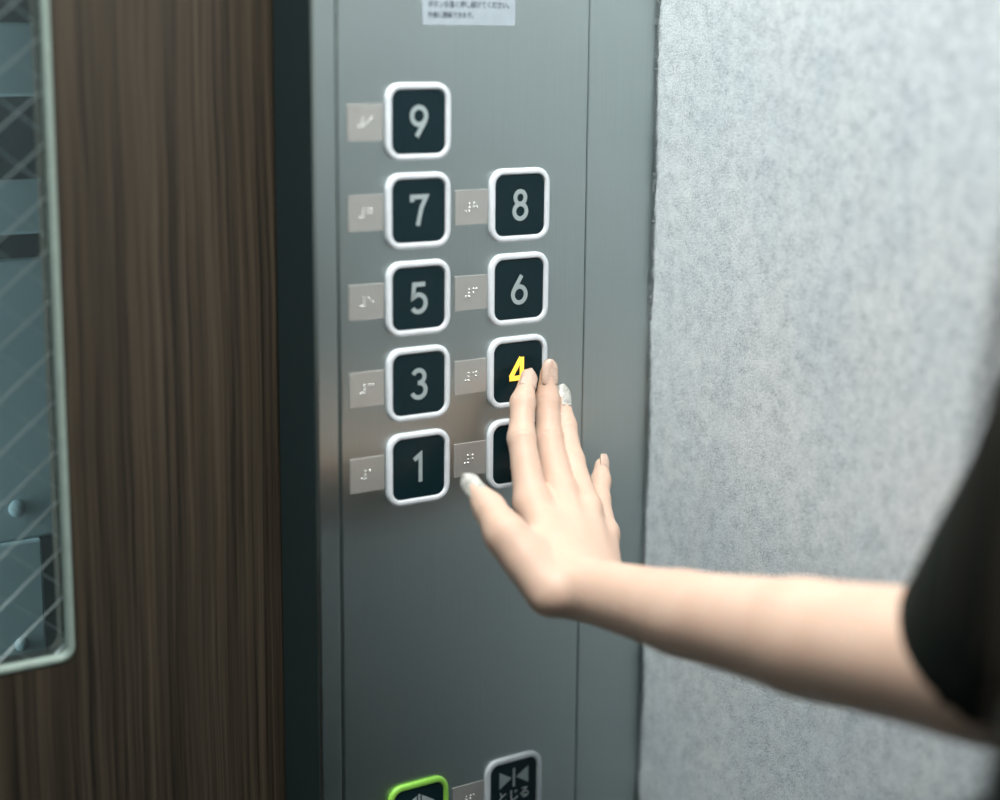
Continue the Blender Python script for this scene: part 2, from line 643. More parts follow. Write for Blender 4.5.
def ribbon(strokes, width, h=0.0003):
    """strokes: list of (points_mm, closed); flat raised stroke mesh on the panel plane"""
    V, Fc = [], []
    hw = width / 2
    h0 = h
    for si, (pts, closed) in enumerate(strokes):
        h = h0 + si * 0.00006
        n = len(pts)
        base = len(V)
        L, R = [], []
        for i in range(n):
            p = Vector(pts[i])
            a = Vector(pts[(i - 1) % n]) if (closed or i > 0) else p
            b = Vector(pts[(i + 1) % n]) if (closed or i < n - 1) else p
            d1 = (p - a).normalized() if (p - a).length > 1e-9 else (b - p).normalized()
            d2 = (b - p).normalized() if (b - p).length > 1e-9 else d1
            t = (d1 + d2)
            t = t.normalized() if t.length > 1e-6 else d1
            nrm = Vector((-t.y, t.x))
            c = max(0.5, nrm.dot(Vector((-d1.y, d1.x))))
            L.append(p + nrm * (hw / c))
            R.append(p - nrm * (hw / c))
        if not closed:
            for k in (0, n - 1):
                pass
        for l, r in zip(L, R):
            V += [(l.x, -h, l.y), (r.x, -h, r.y), (l.x, 0, l.y), (r.x, 0, r.y)]
        m = n if closed else n - 1
        for i in range(m):
            a, b = base + 4 * i, base + 4 * ((i + 1) % n)
            Fc += [(a, a + 1, b + 1, b), (a, b, b + 2, a + 2), (a + 1, a + 3, b + 3, b + 1)]
    return V, Fc


def arc(cx, cy, r, a0, a1, n=24, ry=None):
    ry = ry or r
    return [(cx + r * math.cos(math.radians(a0 + (a1 - a0) * i / n)), cy + ry * math.sin(math.radians(a0 + (a1 - a0) * i / n))) for i in range(n + 1)]


def circ(cx, cy, r, n=32, ry=None):
    return arc(cx, cy, r, 0, 360 - 360 / n, n - 1, ry)


nine = [(circ(0, 3.4, 4.9, 32, 5.0), True), ([(4.75, 2.5), (4.0, 0.2), (-1.6, -8.6)], False)]
DIG = {
    '9': nine,
    '6': [([(-x, -y) for x, y in p], c) for p, c in nine],
    '8': [(circ(0, 4.5, 3.75, 28, 3.9), True), (circ(0, -3.9, 4.6, 32, 4.5), True)],
    '7': [([(-4.9, 5.4), (-4.9, 8.3), (5.0, 8.3), (1.6, 1.6), (-0.9, -8.8)], False)],
    '5': [([(4.2, 8.3), (-3.5, 8.3), (-4.2, 0.6)] + arc(-0.4, -3.1, 5.0, 128, -148, 26, 5.2), False)],
    '3': [(arc(-0.3, 4.4, 4.1, 158, -84, 22, 3.9) + [(-1.0, 0.42)], False), ([(-1.0, 0.52)] + arc(-0.3, -3.9, 4.9, 84, -160, 24, 4.5), False)],
    '1': [([(-3.6, 5.2), (0.9, 8.3), (0.9, -8.8)], False)],
    '4': [([(2.6, -9.0), (2.6, 9.2)], False), ([(2.0, 8.9), (-6.0, -3.4)], False), ([(-7.0, -4.0), (6.0, -4.0)], False)],
    '2': [(arc(0.8, 3.8, 4.2, 165, -20, 20) + [(-3.4, -8.3), (5.0, -8.3)], False)],
}


def digit_mesh(ch):
    st = [([(x / 1000, y / 1000) for x, y in p], c) for p, c in DIG[ch]]
    return ribbon(st, 0.0030 if ch == '4' else 0.0027)


ringV, ringF = loft([(0, 0.0), (0, 0.0016), (0.0003, 0.0022), (0.0009, 0.0026), (0.0030, 0.0026), (0.0036, 0.0022), (0.0038, 0.0004)], 0.0225, 0.0225, 0.0098)
faceV, faceF = loft([(0.0039, 0.0), (0.0039, 0.0014), (0.0043, 0.0018)], 0.0225, 0.0225, 0.0098, cap_last=True)
me_ring = me_face = None


def button(cx, cz, ch, label, ring='white'):
    b = empty('button', at_panel(cx, cz), panel)
    tag(b, label)
    obj_from('button_ring', ringV, ringF, M[ring], b, True)
    obj_from('button_face', faceV, faceF, M['black'], b, False)
    if ch in DIG:
        V, Fc = digit_mesh(ch)
        o = obj_from('numeral', V, Fc, M['lit' if ch == '4' else 'numeral'], b)
        o.location = (0, -0.00181, 0)
    return b


def plate(cx, cz, code):
    p = empty('braille_plate', at_panel(cx, cz), panel)
    V, Fc = loft([(0, 0.0), (0, 0.00035), (0.0001, 0.00045)], 0.0119, 0.0106, 0.0006, cap_last=True, n=2)
    obj_from('plate', V, Fc, M['plate_steel'], p)
    V, Fc = [], []
    cells = [(3, 4, 5, 6), code]
    for ci, dots in enumerate(cells):
        for d in dots:
            x = -0.0038 + ci * 0.0056 + (0.0023 if d > 3 else 0.0)
            z = 0.0023 - ((d - 1) % 3) * 0.0023
            b0 = len(V)
            r = 0.00075
            for j in range(4):
                a = j / 3 * math.pi / 2 * 0.98
                for k in range(8):
                    an = 2 * math.pi * k / 8
                    V.append((x + r * math.cos(a) * math.cos(an), -0.00045 - r * 0.75 * math.sin(a), z + r * math.cos(a) * math.sin(an)))
            for j in range(3):
                for k in range(8):
                    k2 = (k + 1) % 8
                    Fc.append((b0 + j * 8 + k, b0 + j * 8 + k2, b0 + j * 8 + 8 + k2, b0 + j * 8 + 8 + k))
    obj_from('braille_dots', V, Fc, M['dot'], p, True)
    return p


BR = {'1': (1,), '2': (1, 2), '3': (1, 4), '4': (1, 4, 5), '5': (1, 5), '6': (1, 2, 4), '7': (1, 2, 4, 5), '8': (1, 2, 5), '9': (2, 4)}
for ch, c, r in (('9', 0, 4), ('7', 0, 3), ('8', 1, 3), ('5', 0, 2), ('6', 1, 2), ('3', 0, 1), ('4', 1, 1), ('1', 0, 0), ('2', 1, 0)):
    cx, cz = c * COLX, Z1 + r * ROW
    lab = 'black floor button with glowing yellow 4' if ch == '4' else 'black floor button with grey %s in white ring' % ch
    button(cx, cz, ch, lab)
    plate(cx - 0.0357 + (0.0005 if c else 0.0), cz + 0.0002, BR[ch])

# door open / close buttons
OCZ = Z1 - 0.22712


def tri_bar(par, tris, bars):
    V, Fc = [], []
    for t in tris:
        b0 = len(V)
        V += [(x / 1000, -0.0003, z / 1000) for x, z in t] + [(x / 1000, 0, z / 1000) for x, z in t]
        Fc += [(b0, b0 + 1, b0 + 2), (b0, b0 + 3, b0 + 4, b0 + 1), (b0 + 1, b0 + 4, b0 + 5, b0 + 2), (b0 + 2, b0 + 5, b0 + 3, b0)]
    st = [([(x / 1000, z0 / 1000), (x / 1000, z1 / 1000)], False) for x, z0, z1 in bars]
    v2, f2 = ribbon(st, 0.0017)
    b0 = len(V)
    V += v2
    Fc += [tuple(k + b0 for k in f) for f in f2]
    o = obj_from('arrow_symbol', V, Fc, M['numeral'], par)
    o.location = (0, -0.00181, 0)


def text(name, body, size, loc, mat, parent, align='CENTER', sx=1.0):
    cu = bpy.data.curves.new(name, 'FONT')
    cu.body = body
    cu.size = size
    cu.align_x = align
    cu.align_y = 'CENTER'
    cu.extrude = 0.00008
    cu.resolution_u = 3
    tmp = bpy.data.objects.new(name, cu)
    COL.objects.link(tmp)
    dg = bpy.context.evaluated_depsgraph_get()
    me = bpy.data.meshes.new_from_object(tmp.evaluated_get(dg))
    bpy.data.objects.remove(tmp)
    me.materials.clear()
    me.materials.append(mat)
    o = bpy.data.objects.new(name, me)
    o.location = loc
    o.rotation_euler = (math.pi / 2, 0, 0)
    o.scale = (sx, 1, 1)
    return link(o, parent)


b = button(COLX, OCZ, '', 'black door close button with two arrowheads and grey ring')
tri_bar(b, [[(-11.5, 13.2), (-11.5, 1.8), (-1.9, 7.6)], [(11.5, 13.2), (11.5, 1.8), (1.9, 7.6)]], [(0, 1.2, 14.2)])
text('lettering', 'とじる', 0.0088, (0, -0.0019, -0.0052), M['print'], b)
b = button(0.0, OCZ, '', 'black door open button with bright green ring', 'green')
tri_bar(b, [[(-1.9, 13.2), (-1.9, 1.8), (-11.5, 7.6)], [(1.9, 13.2), (1.9, 1.8), (11.5, 7.6)]], [(0, 1.2, 14.2)])
plate(COLX - 0.0352, OCZ + 0.0002, (1, 2, 4))

# notice sticker at the top of the plate
st = empty('notice_sticker', at_panel(0.0365, 1.3800), panel)
tag(st, 'small pale sticker with two lines of dark Japanese text')
V, Fc = loft([(0, 0.0), (0, 0.0003)], 0.0332, 0.0152, 0.001, cap_last=True, n=3)
obj_from('sticker_sheet', V, Fc, M['sticker'], st)
text('lettering', 'ボタンを長く押し続けてください。', 0.0044, (-0.0295, -0.0004, -0.0036), M['ink'], st, 'LEFT', 0.86)
text('lettering', '外部に連絡できます。', 0.0040, (-0.0295, -0.0004, -0.0096), M['ink'], st, 'LEFT', 0.86)

# ------------------------------------------------------------------ person: distance-field modelling
BIG = np.float32(0.06)


class Field:
    def __init__(self, xs, ys, zs):
        self.ax = [np.asarray(a, dtype=np.float32) for a in (xs, ys, zs)]
        self.f = np.full([len(a) for a in self.ax], BIG, dtype=np.float32)

    def sub(self, lo, hi):
        s = []
        for a, l, h in zip(self.ax, lo, hi):
            i0 = max(0, int(np.searchsorted(a, l)) - 1)
            i1 = min(len(a), int(np.searchsorted(a, h)) + 1)
            if i1 <= i0:
                return None
            s.append(slice(i0, i1))
        return tuple(s)

    def grid(self, s):
        return (self.ax[0][s[0]][:, None, None], self.ax[1][s[1]][None, :, None], self.ax[2][s[2]][None, None, :])


def smin(a, b, k):
    h = np.maximum(k - np.abs(a - b), 0) / k
    return np.minimum(a, b) - h * h * h * (k / 6.0)


def cone_dist(G, a, b, ra, rb):
    a = np.array(a, dtype=np.float32)
    b = np.array(b, dtype=np.float32)
    d = b - a
    L2 = float(d @ d) + 1e-12
    px, py, pz = G[0] - a[0], G[1] - a[1], G[2] - a[2]
    t = np.clip((px * d[0] + py * d[1] + pz * d[2]) / L2, 0, 1)
    q = np.sqrt((px - t * d[0]) ** 2 + (py - t * d[1]) ** 2 + (pz - t * d[2]) ** 2)
    return q - (ra + (rb - ra) * t)


def add_cone(F, a, b, ra, rb, k):
    m = max(ra, rb) + max(k * 1.2, 0.012)
    lo = [min(a[i], b[i]) - m for i in range(3)]
    hi = [max(a[i], b[i]) + m for i in range(3)]
    s = F.sub(lo, hi)
    if s is None:
        return
    F.f[s] = smin(F.f[s], cone_dist(F.grid(s), a, b, ra, rb), k)


def add_ell(F, c, axes, radii, k, carve=False):
    """ellipsoid with rows of axes as directions"""
    m = max(radii) + max(k * 1.2, 0.012)
    s = F.sub([v - m for v in c], [v + m for v in c])
    if s is None:
        return
    G = F.grid(s)
    p = [G[i] - np.float32(c[i]) for i in range(3)]
    q0 = 0
    q1 = 0
    for ax, r in zip(axes, radii):
        e = p[0] * np.float32(ax[0]) + p[1] * np.float32(ax[1]) + p[2] * np.float32(ax[2])
        q0 = q0 + (e / r) ** 2
        q1 = q1 + (e / (r * r)) ** 2
    k0 = np.sqrt(q0)
    k1 = np.sqrt(q1) + 1e-6
    d = k0 * (k0 - 1.0) / k1
    d = np.minimum(d, BIG)
    if carve:
        F.f[s] = -smin(-F.f[s], d, k)
    else:
        F.f[s] = smin(F.f[s], d, k)


def surface_nets(F, f=None):
    f = F.f if f is None else f
    nx, ny, nz_ = f.shape
    ins = f < 0
    cnt = np.zeros((nx - 1, ny - 1, nz_ - 1), dtype=np.int8)
    for a in (0, 1):
        for b in (0, 1):
            for c in (0, 1):
                cnt += ins[a:nx - 1 + a, b:ny - 1 + b, c:nz_ - 1 + c]
    act = (cnt > 0) & (cnt < 8)
    ci = np.argwhere(act)
    idx = np.full(act.shape, -1, dtype=np.int64)
    idx[act] = np.arange(len(ci))
    acc = np.zeros((len(ci), 3))
    num = np.zeros(len(ci))
    corners = [(a, b, c) for a in (0, 1) for b in (0, 1) for c in (0, 1)]
    X = F.ax
    val = {c: f[ci[:, 0] + c[0], ci[:, 1] + c[1], ci[:, 2] + c[2]] for c in corners}
    pos = {c: np.stack([X[i][ci[:, i] + c[i]] for i in range(3)], 1) for c in corners}
    for a in corners:
        for d in range(3):
            if a[d]:
                continue
            b = list(a)
            b[d] = 1
            b = tuple(b)
            va, vb = val[a], val[b]
            cr = (va < 0) != (vb < 0)
            t = np.where(cr, va / np.where(cr, va - vb, 1), 0)
            acc += np.where(cr[:, None], pos[a] + t[:, None] * (pos[b] - pos[a]), 0)
            num += cr
    verts = acc / num[:, None]
    quads = []
    for d in range(3):
        e1, e2 = [(1, 2), (2, 0), (0, 1)][d]
        sl0 = [slice(1, n - 1) for n in f.shape]
        sl1 = [slice(1, n - 1) for n in f.shape]
        sl0[d] = slice(0, f.shape[d] - 1)
        sl1[d] = slice(1, f.shape[d])
        A, B = ins[tuple(sl0)], ins[tuple(sl1)]
        w = np.argwhere(A != B)
        if not len(w):
            continue
        sgn = A[A != B]
        off = np.array([1, 1, 1])
        off[d] = 0
        base = w + off
        def at(s1, s2):
            q = base.copy()
            q[:, e1] += s1
            q[:, e2] += s2
            return idx[q[:, 0], q[:, 1], q[:, 2]]
        q = np.stack([at(-1, -1), at(0, -1), at(0, 0), at(-1, 0)], 1)
        q[~sgn] = q[~sgn][:, ::-1]
        quads.append(q)
    Q = np.concatenate(quads)
    return verts, Q


def smooth_mesh(v, q, it=2, lam=0.5):
    e = np.concatenate([q[:, [0, 1]], q[:, [1, 2]], q[:, [2, 3]], q[:, [3, 0]]])
    for _ in range(it):
        acc = np.zeros_like(v)
        n = np.zeros(len(v))
        for a, b in ((0, 1), (1, 0)):
            np.add.at(acc, e[:, a], v[e[:, b]])
            np.add.at(n, e[:, a], 1)
        v = v * (1 - lam) + lam * acc / np.maximum(n, 1)[:, None]
    return v


def np_mesh(name, parts, mat, parent):
    V, Q = [], []
    o = 0
    for v, q in parts:
        V.append(v)
        Q.append(q + o)
        o += len(v)
    V, Q = np.concatenate(V), np.concatenate(Q)
    me = bpy.data.meshes.new(name)
    me.vertices.add(len(V))
    me.vertices.foreach_set('co', V.astype(np.float32).ravel())
    me.loops.add(len(Q) * 4)
    me.loops.foreach_set('vertex_index', Q.astype(np.int32).ravel())
    me.polygons.add(len(Q))
    me.polygons.foreach_set('loop_start', np.arange(0, len(Q) * 4, 4, dtype=np.int32))
    me.update(calc_edges=True)
    me.validate()
    me.polygons.foreach_set('use_smooth', np.ones(len(me.polygons), dtype=bool))
    me.materials.append(mat)
    ob = bpy.data.objects.new(name, me)
    return link(ob, parent)


A3 = lambda *v: np.array(v, dtype=float)
nrm = lambda v: v / np.linalg.norm(v)

# joints of the right arm (metres, world)
WR = A3(.0426, -.115, 1.0447)
EL = A3(.0975, -.360, 1.0635)
SH = A3(.0650, -.500, 1.3050)
FING = {
    'index': dict(j=[A3(.0440, -.059, 1.0836), A3(.0536, -.034, 1.1182), A3(.0632, -.0216, 1.1370), A3(.0725, -.0132, 1.1474)], r=[.0108, .0082, .0074, .0054]),
    'middle': dict(j=[A3(.0672, -.056, 1.0858), A3(.0803, -.026, 1.1130), A3(.0878, -.0140, 1.1345), A3(.0897, -.0120, 1.1515)], r=[.0104, .0083, .0074, .0053]),
    'ring': dict(j=[A3(.0790, -.066, 1.0763), A3(.0893, -.0379, 1.0999), A3(.0961, -.0218, 1.1180), A3(.0994, -.0140, 1.1345)], r=[.0100, .0078, .0069, .0050]),
    'pinky': dict(j=[A3(.0872, -.074, 1.0612), A3(.1050, -.0464, 1.0740), A3(.1155, -.0345, 1.0822), A3(.1225, -.0265, 1.0905)], r=[.0090, .0069, .0062, .0046]),
    'thumb': dict(j=[A3(.0081, -.083, 1.0756), A3(.0095, -.0630, 1.0872), A3(.0080, -.0500, 1.0962)], r=[.0116, .0091, .0060]),
}
CMC = A3(.0188, -.112, 1.0469)
hand_ax = nrm(FING['middle']['j'][0] - WR)
uln = FING['pinky']['j'][0] - FING['index']['j'][0]
uln = nrm(uln - hand_ax * (uln @ hand_ax))
dors = np.cross(hand_ax, uln)
if dors[1] > 0:
    dors = -dors
fore_ax = nrm(EL - WR)
fu = nrm(uln - fore_ax * (uln @ fore_ax))
fd = np.cross(fore_ax, fu)
if fd[2] < 0:
    fd = -fd

person = empty('person', (0.0, -0.62, 0.0))
tag(person, 'person in a loose dark short sleeved top pressing the 4 button with one hand', 'person')
PO = A3(0.0, -0.62, 0.0)


def build_arm():
    ys = list(np.arange(-0.50, -0.150, 0.004)) + list(np.arange(-0.150, 0.004, 0.0011))
    F = Field(np.arange(-0.030, 0.17, 0.0011), ys, np.arange(0.985, 1.255, 0.0013))
    # forearm
    mid = WR + (EL - WR) * 0.62
    for s in (-1, 1):
        w0 = WR + fu * (0.0085 * s)
        m0 = mid + fu * (0.011 * s) - fd * 0.0045
        e0 = EL + fu * (0.015 * s) - fd * 0.003
        q0 = WR + (EL - WR) * 0.30 + fu * (0.009 * s) - fd * 0.0035
        add_cone(F, w0, q0, .0174, .0230, .008)
        add_cone(F, q0, m0, .0230, .0302, .008)
        add_cone(F, m0, e0, .0302, .0355, .008)
    up = EL + (SH - EL) * 0.62
    add_cone(F, EL, EL + (SH - EL) * 0.3, .036, .038, .02)
    add_cone(F, EL + (SH - EL) * 0.3, up, .037, .040, .02)
    # palm
    for nme, wo in (('index', -.0095), ('middle', -.003), ('ring', .004), ('pinky', .011)):
        mcp = FING[nme]['j'][0]
        add_cone(F, WR + fu * wo * 0.9, mcp, .0150, FING[nme]['r'][0] * 1.02, .010)
    pm = (FING['index']['j'][0] + FING['pinky']['j'][0]) / 2
    add_ell(F, (WR * 0.50 + pm * 0.50) - dors * 0.004, (hand_ax, uln, dors), (.036, .030, .0155), .010)
    # heel of the hand (palm side)
    add_cone(F, WR - dors * 0.008 - uln * .010 + hand_ax * .008, WR - dors * .012 - uln * .008 + hand_ax * .028, .0135, .0125, .010)
    add_cone(F, WR - dors * 0.008 + uln * .010 + hand_ax * .008, WR - dors * .010 + uln * .014 + hand_ax * .030, .0125, .0115, .010)
    # thumb base
    T = FING['thumb']
    add_cone(F, CMC, T['j'][0], .0142, .0118, .012)
    idm = FING['index']['j'][0] * 0.62 + WR * 0.38
    add_cone(F, T['j'][0] * 0.6 + CMC * 0.4, idm, .0095, .0105, .012)
    # knuckles and tendons on the back of the hand
    for nme in ('index', 'middle', 'ring', 'pinky'):
        mcp = FING[nme]['j'][0]
        r = FING[nme]['r'][0]
        add_cone(F, mcp + dors * (r * 0.55), mcp + dors * (r * 0.55) - hand_ax * .004, .0052, .0048, .006)
        if nme != 'index':
            wv = WR + dors * .012 + fu * {'middle': -.002, 'ring': .002, 'pinky': .006}[nme]
            add_cone(F, mcp + dors * (r * 0.78), mcp * 0.45 + wv * 0.55, .0030, .0024, .004)
    # ulnar head
    add_cone(F, WR + fu * .017 + fd * .009 + fore_ax * .012, WR + fu * .017 + fd * .009 + fore_ax * .016, .0072, .0072, .010)
    palm = F.f.copy()
    G = palm.copy()
    for nme, fg in FING.items():
        J, R = fg['j'], fg['r']
        lo = [min(p[i] for p in J) - .024 for i in range(3)]
        hi = [max(p[i] for p in J) + .024 for i in range(3)]
        s = F.sub(lo, hi)
        gr = F.grid(s)
        d = None
        for a, b_, ra, rb in zip(J[:-1], J[1:], R[:-1], R[1:]):
            c = cone_dist(gr, a, b_, ra, rb)
            d = c if d is None else smin(d, c, 0.005)
        # knuckle fullness and creases
        for ji in range(1, len(J) - 1):
            ax = nrm(J[ji + 1] - J[ji - 1])
            up_ = nrm(dors - ax * (dors @ ax))
            if nme == 'thumb':
                up_ = nrm(A3(-.55, -.75, .35) - ax * (A3(-.55, -.75, .35) @ ax))
            p = [gr[i] - np.float32(J[ji][i]) for i in range(3)]
            sl_ = sum(p[i] * np.float32(ax[i]) for i in range(3))
            ul_ = sum(p[i] * np.float32(up_[i]) for i in range(3))
            g = np.exp(-(sl_ / .0042) ** 2)
            d = d - np.float32(.00020) * np.exp(-(sl_ / .006) ** 2)
            d = d + np.where(ul_ > 0, np.float32(.0005) * g * np.cos(sl_ * (2 * math.pi / .0030)) * np.clip(ul_ / .004, 0, 1), 0)
        # flatter pulp at the tip
        G[s] = np.minimum(G[s], smin(palm[s], d, 0.007 if nme != 'thumb' else 0.010))
    v, q = surface_nets(F, G)
    v = smooth_mesh(v, q, 2, 0.5)
    return v, q


# body frame
FW = nrm(A3(-.95, .31, 0))
RT = A3(FW[1], -FW[0], 0)
UPV = A3(0, 0, 1)
CEN = SH - RT * 0.165
CEN[2] = 0


def bp0(f, r, z):
    return CEN + FW * f + RT * r + UPV * z


def bp(f, r, z):
    # the hips stand a little towards the panel, the shoulders lean back
    t = min(1.0, max(0.0, (1.25 - z) / 0.3))
    return bp0(f, r, z) + A3(-.010, .100, 0) * (t * t * (3 - 2 * t))


LSH = bp(0.0, -0.165, 1.318)
LEL = bp(-0.01, -0.215, 1.05)
LWR = bp(0.06, -0.225, 0.835)
HEAD = bp(0.045, 0.0, 1.515)


def torso(F, infl=0.0, k=0.05, skirt=False):
    ax = (FW, RT, UPV)
    add_ell(F, bp(0, 0, 1.20), ax, (.098 + infl, .150 + infl, .16 + infl), k)
    add_ell(F, bp(.045, .065, 1.20), ax, (.055 + infl, .055 + infl, .055 + infl), .03)
    add_ell(F, bp(.045, -.065, 1.20), ax, (.055 + infl, .055 + infl, .055 + infl), .03)
    add_ell(F, bp(0, 0, 1.05), ax, (.085 + infl, .125 + infl, .15 + infl), k)
    add_ell(F, bp(-.01, 0, .90), ax, (.105 + infl, .165 + infl, .13 + infl), k)
    add_cone(F, bp(0, -.15, 1.315), bp(0, .15, 1.313), .048 + infl, .048 + infl, k)


def build_body():
    F = Field(np.arange(-.36, .18, .006), np.arange(-.95, -.22, .006), np.arange(-0.01, 1.68, .006))
    torso(F)
    add_cone(F, bp(-.005, 0, 1.33), bp(.02, 0, 1.46), .052, .048, .04)
    # right upper arm, left arm, legs
    add_cone(F, SH, EL + (SH - EL) * .35, .047, .0375, .04)
    add_cone(F, LSH, LEL, .046, .036, .04)
    add_cone(F, LEL, LEL * .6 + LWR * .4, .036, .037, .02)
    add_cone(F, LEL * .6 + LWR * .4, LWR, .037, .024, .02)
    for s in (-1, 1):
        hip, kn, an = bp(0, .085 * s, .84), bp(.01, .088 * s, .46), bp(-.01, .09 * s, .085)
        add_cone(F, hip, kn, .082, .054, .05)
        add_cone(F, kn, kn * .65 + an * .35 - FW * .012, .054, .053, .03)
        add_cone(F, kn * .65 + an * .35 - FW * .012, an, .053, .034, .03)
        add_cone(F, an, bp(.12, .095 * s, .035), .034, .026, .03)
    # head
    add_ell(F, HEAD + UPV * .015, (FW, RT, UPV), (.092, .072, .092), .02)
    add_ell(F, HEAD + FW * .030 - UPV * .055, (FW, RT, UPV), (.055, .052, .062), .03)
    v, q = surface_nets(F)
    body = (smooth_mesh(v, q, 2, .5), q)
    # face at a finer pitch
    H = Field(np.arange(HEAD[0] - .13, HEAD[0] + .12, .0028), np.arange(HEAD[1] - .11, HEAD[1] + .11, .0028), np.arange(1.375, 1.64, .0028))
    ax = (FW, RT, UPV)
    add_ell(H, HEAD + UPV * .015, ax, (.095, .0745, .095), .02)
    add_ell(H, HEAD + FW * .030 - UPV * .055, ax, (.058, .054, .064), .03)
    h = lambda f, r, u: HEAD + FW * f + RT * r + UPV * u
    add_cone(H, h(.087, 0, .002), h(.098, 0, -.032), .0055, .0085, .012)
    for s in (-1, 1):
        add_ell(H, h(.090, .031 * s, .002), ax, (.013, .015, .0065), .005, carve=True)
        add_ell(H, h(.062, .034 * s, -.036), ax, (.020, .022, .022), .022)
        add_cone(H, h(.080, .014 * s, .021), h(.074, .044 * s, .020), .006, .005, .012)
        add_ell(H, h(-.005, .074 * s, -.008), ax, (.020, .008, .031), .006)
    add_cone(H, h(.084, -.017, -.066), h(.084, .017, -.066), .0055, .0055, .006)
    add_cone(H, h(.082, -.014, -.075), h(.082, .014, -.075), .006, .006, .006)
    add_ell(H, h(.074, 0, -.103), ax, (.018, .022, .016), .015)
    add_cone(H, bp(.005, 0, 1.36), bp(.025, 0, 1.46), .051, .050, .02)
    v, q = surface_nets(H)
    head = (smooth_mesh(v, q, 1, .5), q)
    # left hand, relaxed
    hd = nrm(LWR - LEL)
    K = Field(np.arange(LWR[0] - .10, LWR[0] + .08, .0026), np.arange(LWR[1] - .08, LWR[1] + .08, .0026), np.arange(.62, .87, .0026))
    add_cone(K, LEL * .2 + LWR * .8, LWR, .026, .024, .01)
    pal = []
    for i, (o, l) in enumerate(((.028, .078), (.009, .082), (-.009, .078), (-.025, .070))):
        base = LWR + hd * .078 + FW * o
        add_cone(K, LWR + FW * o * .5, base, .015, .0105, .01)
        pal.append((base, l))
    P0 = K.f.copy()
    G = P0.copy()
    chains = [[b_, b_ + hd * l * .5 + RT * .006, b_ + hd * l * .78 + RT * .018, b_ + hd * l * .95 + RT * .032] for b_, l in pal]
    chains.append([LWR + hd * .02 + FW * .02, LWR + hd * .052 + FW * .045 + RT * .01, LWR + hd * .085 + FW * .050 + RT * .018, LWR + hd * .105 + FW * .048 + RT * .022])
    for c in chains:
        d = None
        gr = K.grid((slice(None),) * 3)
        for a, b_, ra, rb in zip(c[:-1], c[1:], (.0095, .0082, .0072), (.0082, .0072, .0056)):
            e = cone_dist(gr, a, b_, ra, rb)
            d = e if d is None else smin(d, e, .003)
        G = np.minimum(G, smin(P0, d, .006))
    v, q = surface_nets(K, G)
    lhand = (smooth_mesh(v, q, 1, .5), q)
    return body, head, lhand


def shift(parts):
    return [(v - PO, q) for v, q in parts]


arm = build_arm()
body, head, lhand = build_body()
np_mesh('body', shift([arm, body, head, lhand]), M['skin'], person)


# nails
def nail(fg, up_hint, wid, length, over, mat, label):
    J, R = fg['j'], fg['r']
    ax = nrm(J[-1] - J[-2])
    up_ = nrm(up_hint - ax * (up_hint @ ax))
    sd = np.cross(ax, up_)
    tip = J[-1] + ax * (R[-1] + over)
    V, Fc = [], []
    nu, nv = 9, 12
    for lay in (0, 1):
        for j in range(nv):
            t = j / (nv - 1)
            wv = wid * (math.sqrt(max(0.0, 1 - ((0.22 - t) / 0.24) ** 2)) * 0.15 + 0.85 if t < .22 else 1.0)
            if t > .55:
                wv *= math.sqrt(max(0.05, 1 - ((t - .55) / .47) ** 2))
            base = tip - ax * (length * (1 - t))
            rr = R[-1] + (R[-2] - R[-1]) * min(1.0, max(0.0, ((J[-1] - base) @ ax) / np.linalg.norm(J[-1] - J[-2])))
            hgt = rr * 0.86 + 0.0007 - 0.0032 * max(0.0, t - 0.45) ** 1.5
            for i in range(nu):
                u = -1 + 2 * i / (nu - 1)
                drop = (1 - math.sqrt(1 - (u * .82) ** 2)) * wid * 0.95
                p = base + sd * (u * wv) + up_ * (hgt - drop - lay * 0.0009)
                V.append(p - PO)
    n = nu * nv
    for j in range(nv - 1):
        for i in range(nu - 1):
            a = j * nu + i
            Fc.append((a, a + 1, a + nu + 1, a + nu))
            Fc.append((n + a, n + a + nu, n + a + nu + 1, n + a + 1))
    rim = [i for i in range(nu)] + [j * nu + nu - 1 for j in range(1, nv)] + [(nv - 1) * nu + i for i in range(nu - 2, -1, -1)] + [j * nu for j in range(nv - 2, 0, -1)]
    for a, b_ in zip(rim, rim[1:] + rim[:1]):
        Fc.append((a, n + a, n + b_, b_))
    o = obj_from('fingernail', V, Fc, mat, person, True)
    tag(o, label)


VIEW = A3(-.55, -.80, .25)
nail(FING['index'], dors * .7 + VIEW * .5, .0056, .0155, .0035, M['nail_nude'], 'long nude glitter nail of the index finger')
nail(FING['middle'], dors * .7 + VIEW * .5, .0056, .0165, .0035, M['nail_nude'], 'long nude glitter nail of the middle finger')
nail(FING['ring'], dors * .8 + VIEW * .3, .0052, .0150, .0035, M['nail_white'], 'silver white nail of the ring finger')
nail(FING['pinky'], dors * .8 + A3(.4, -.2, .1), .0044, .0120, .0030, M['nail_nude'], 'pale nail of the little finger')
nail(FING['thumb'], A3(-.62, -.55, .45), .0062, .0175, .0040, M['nail_white'], 'silver white nail of the thumb')


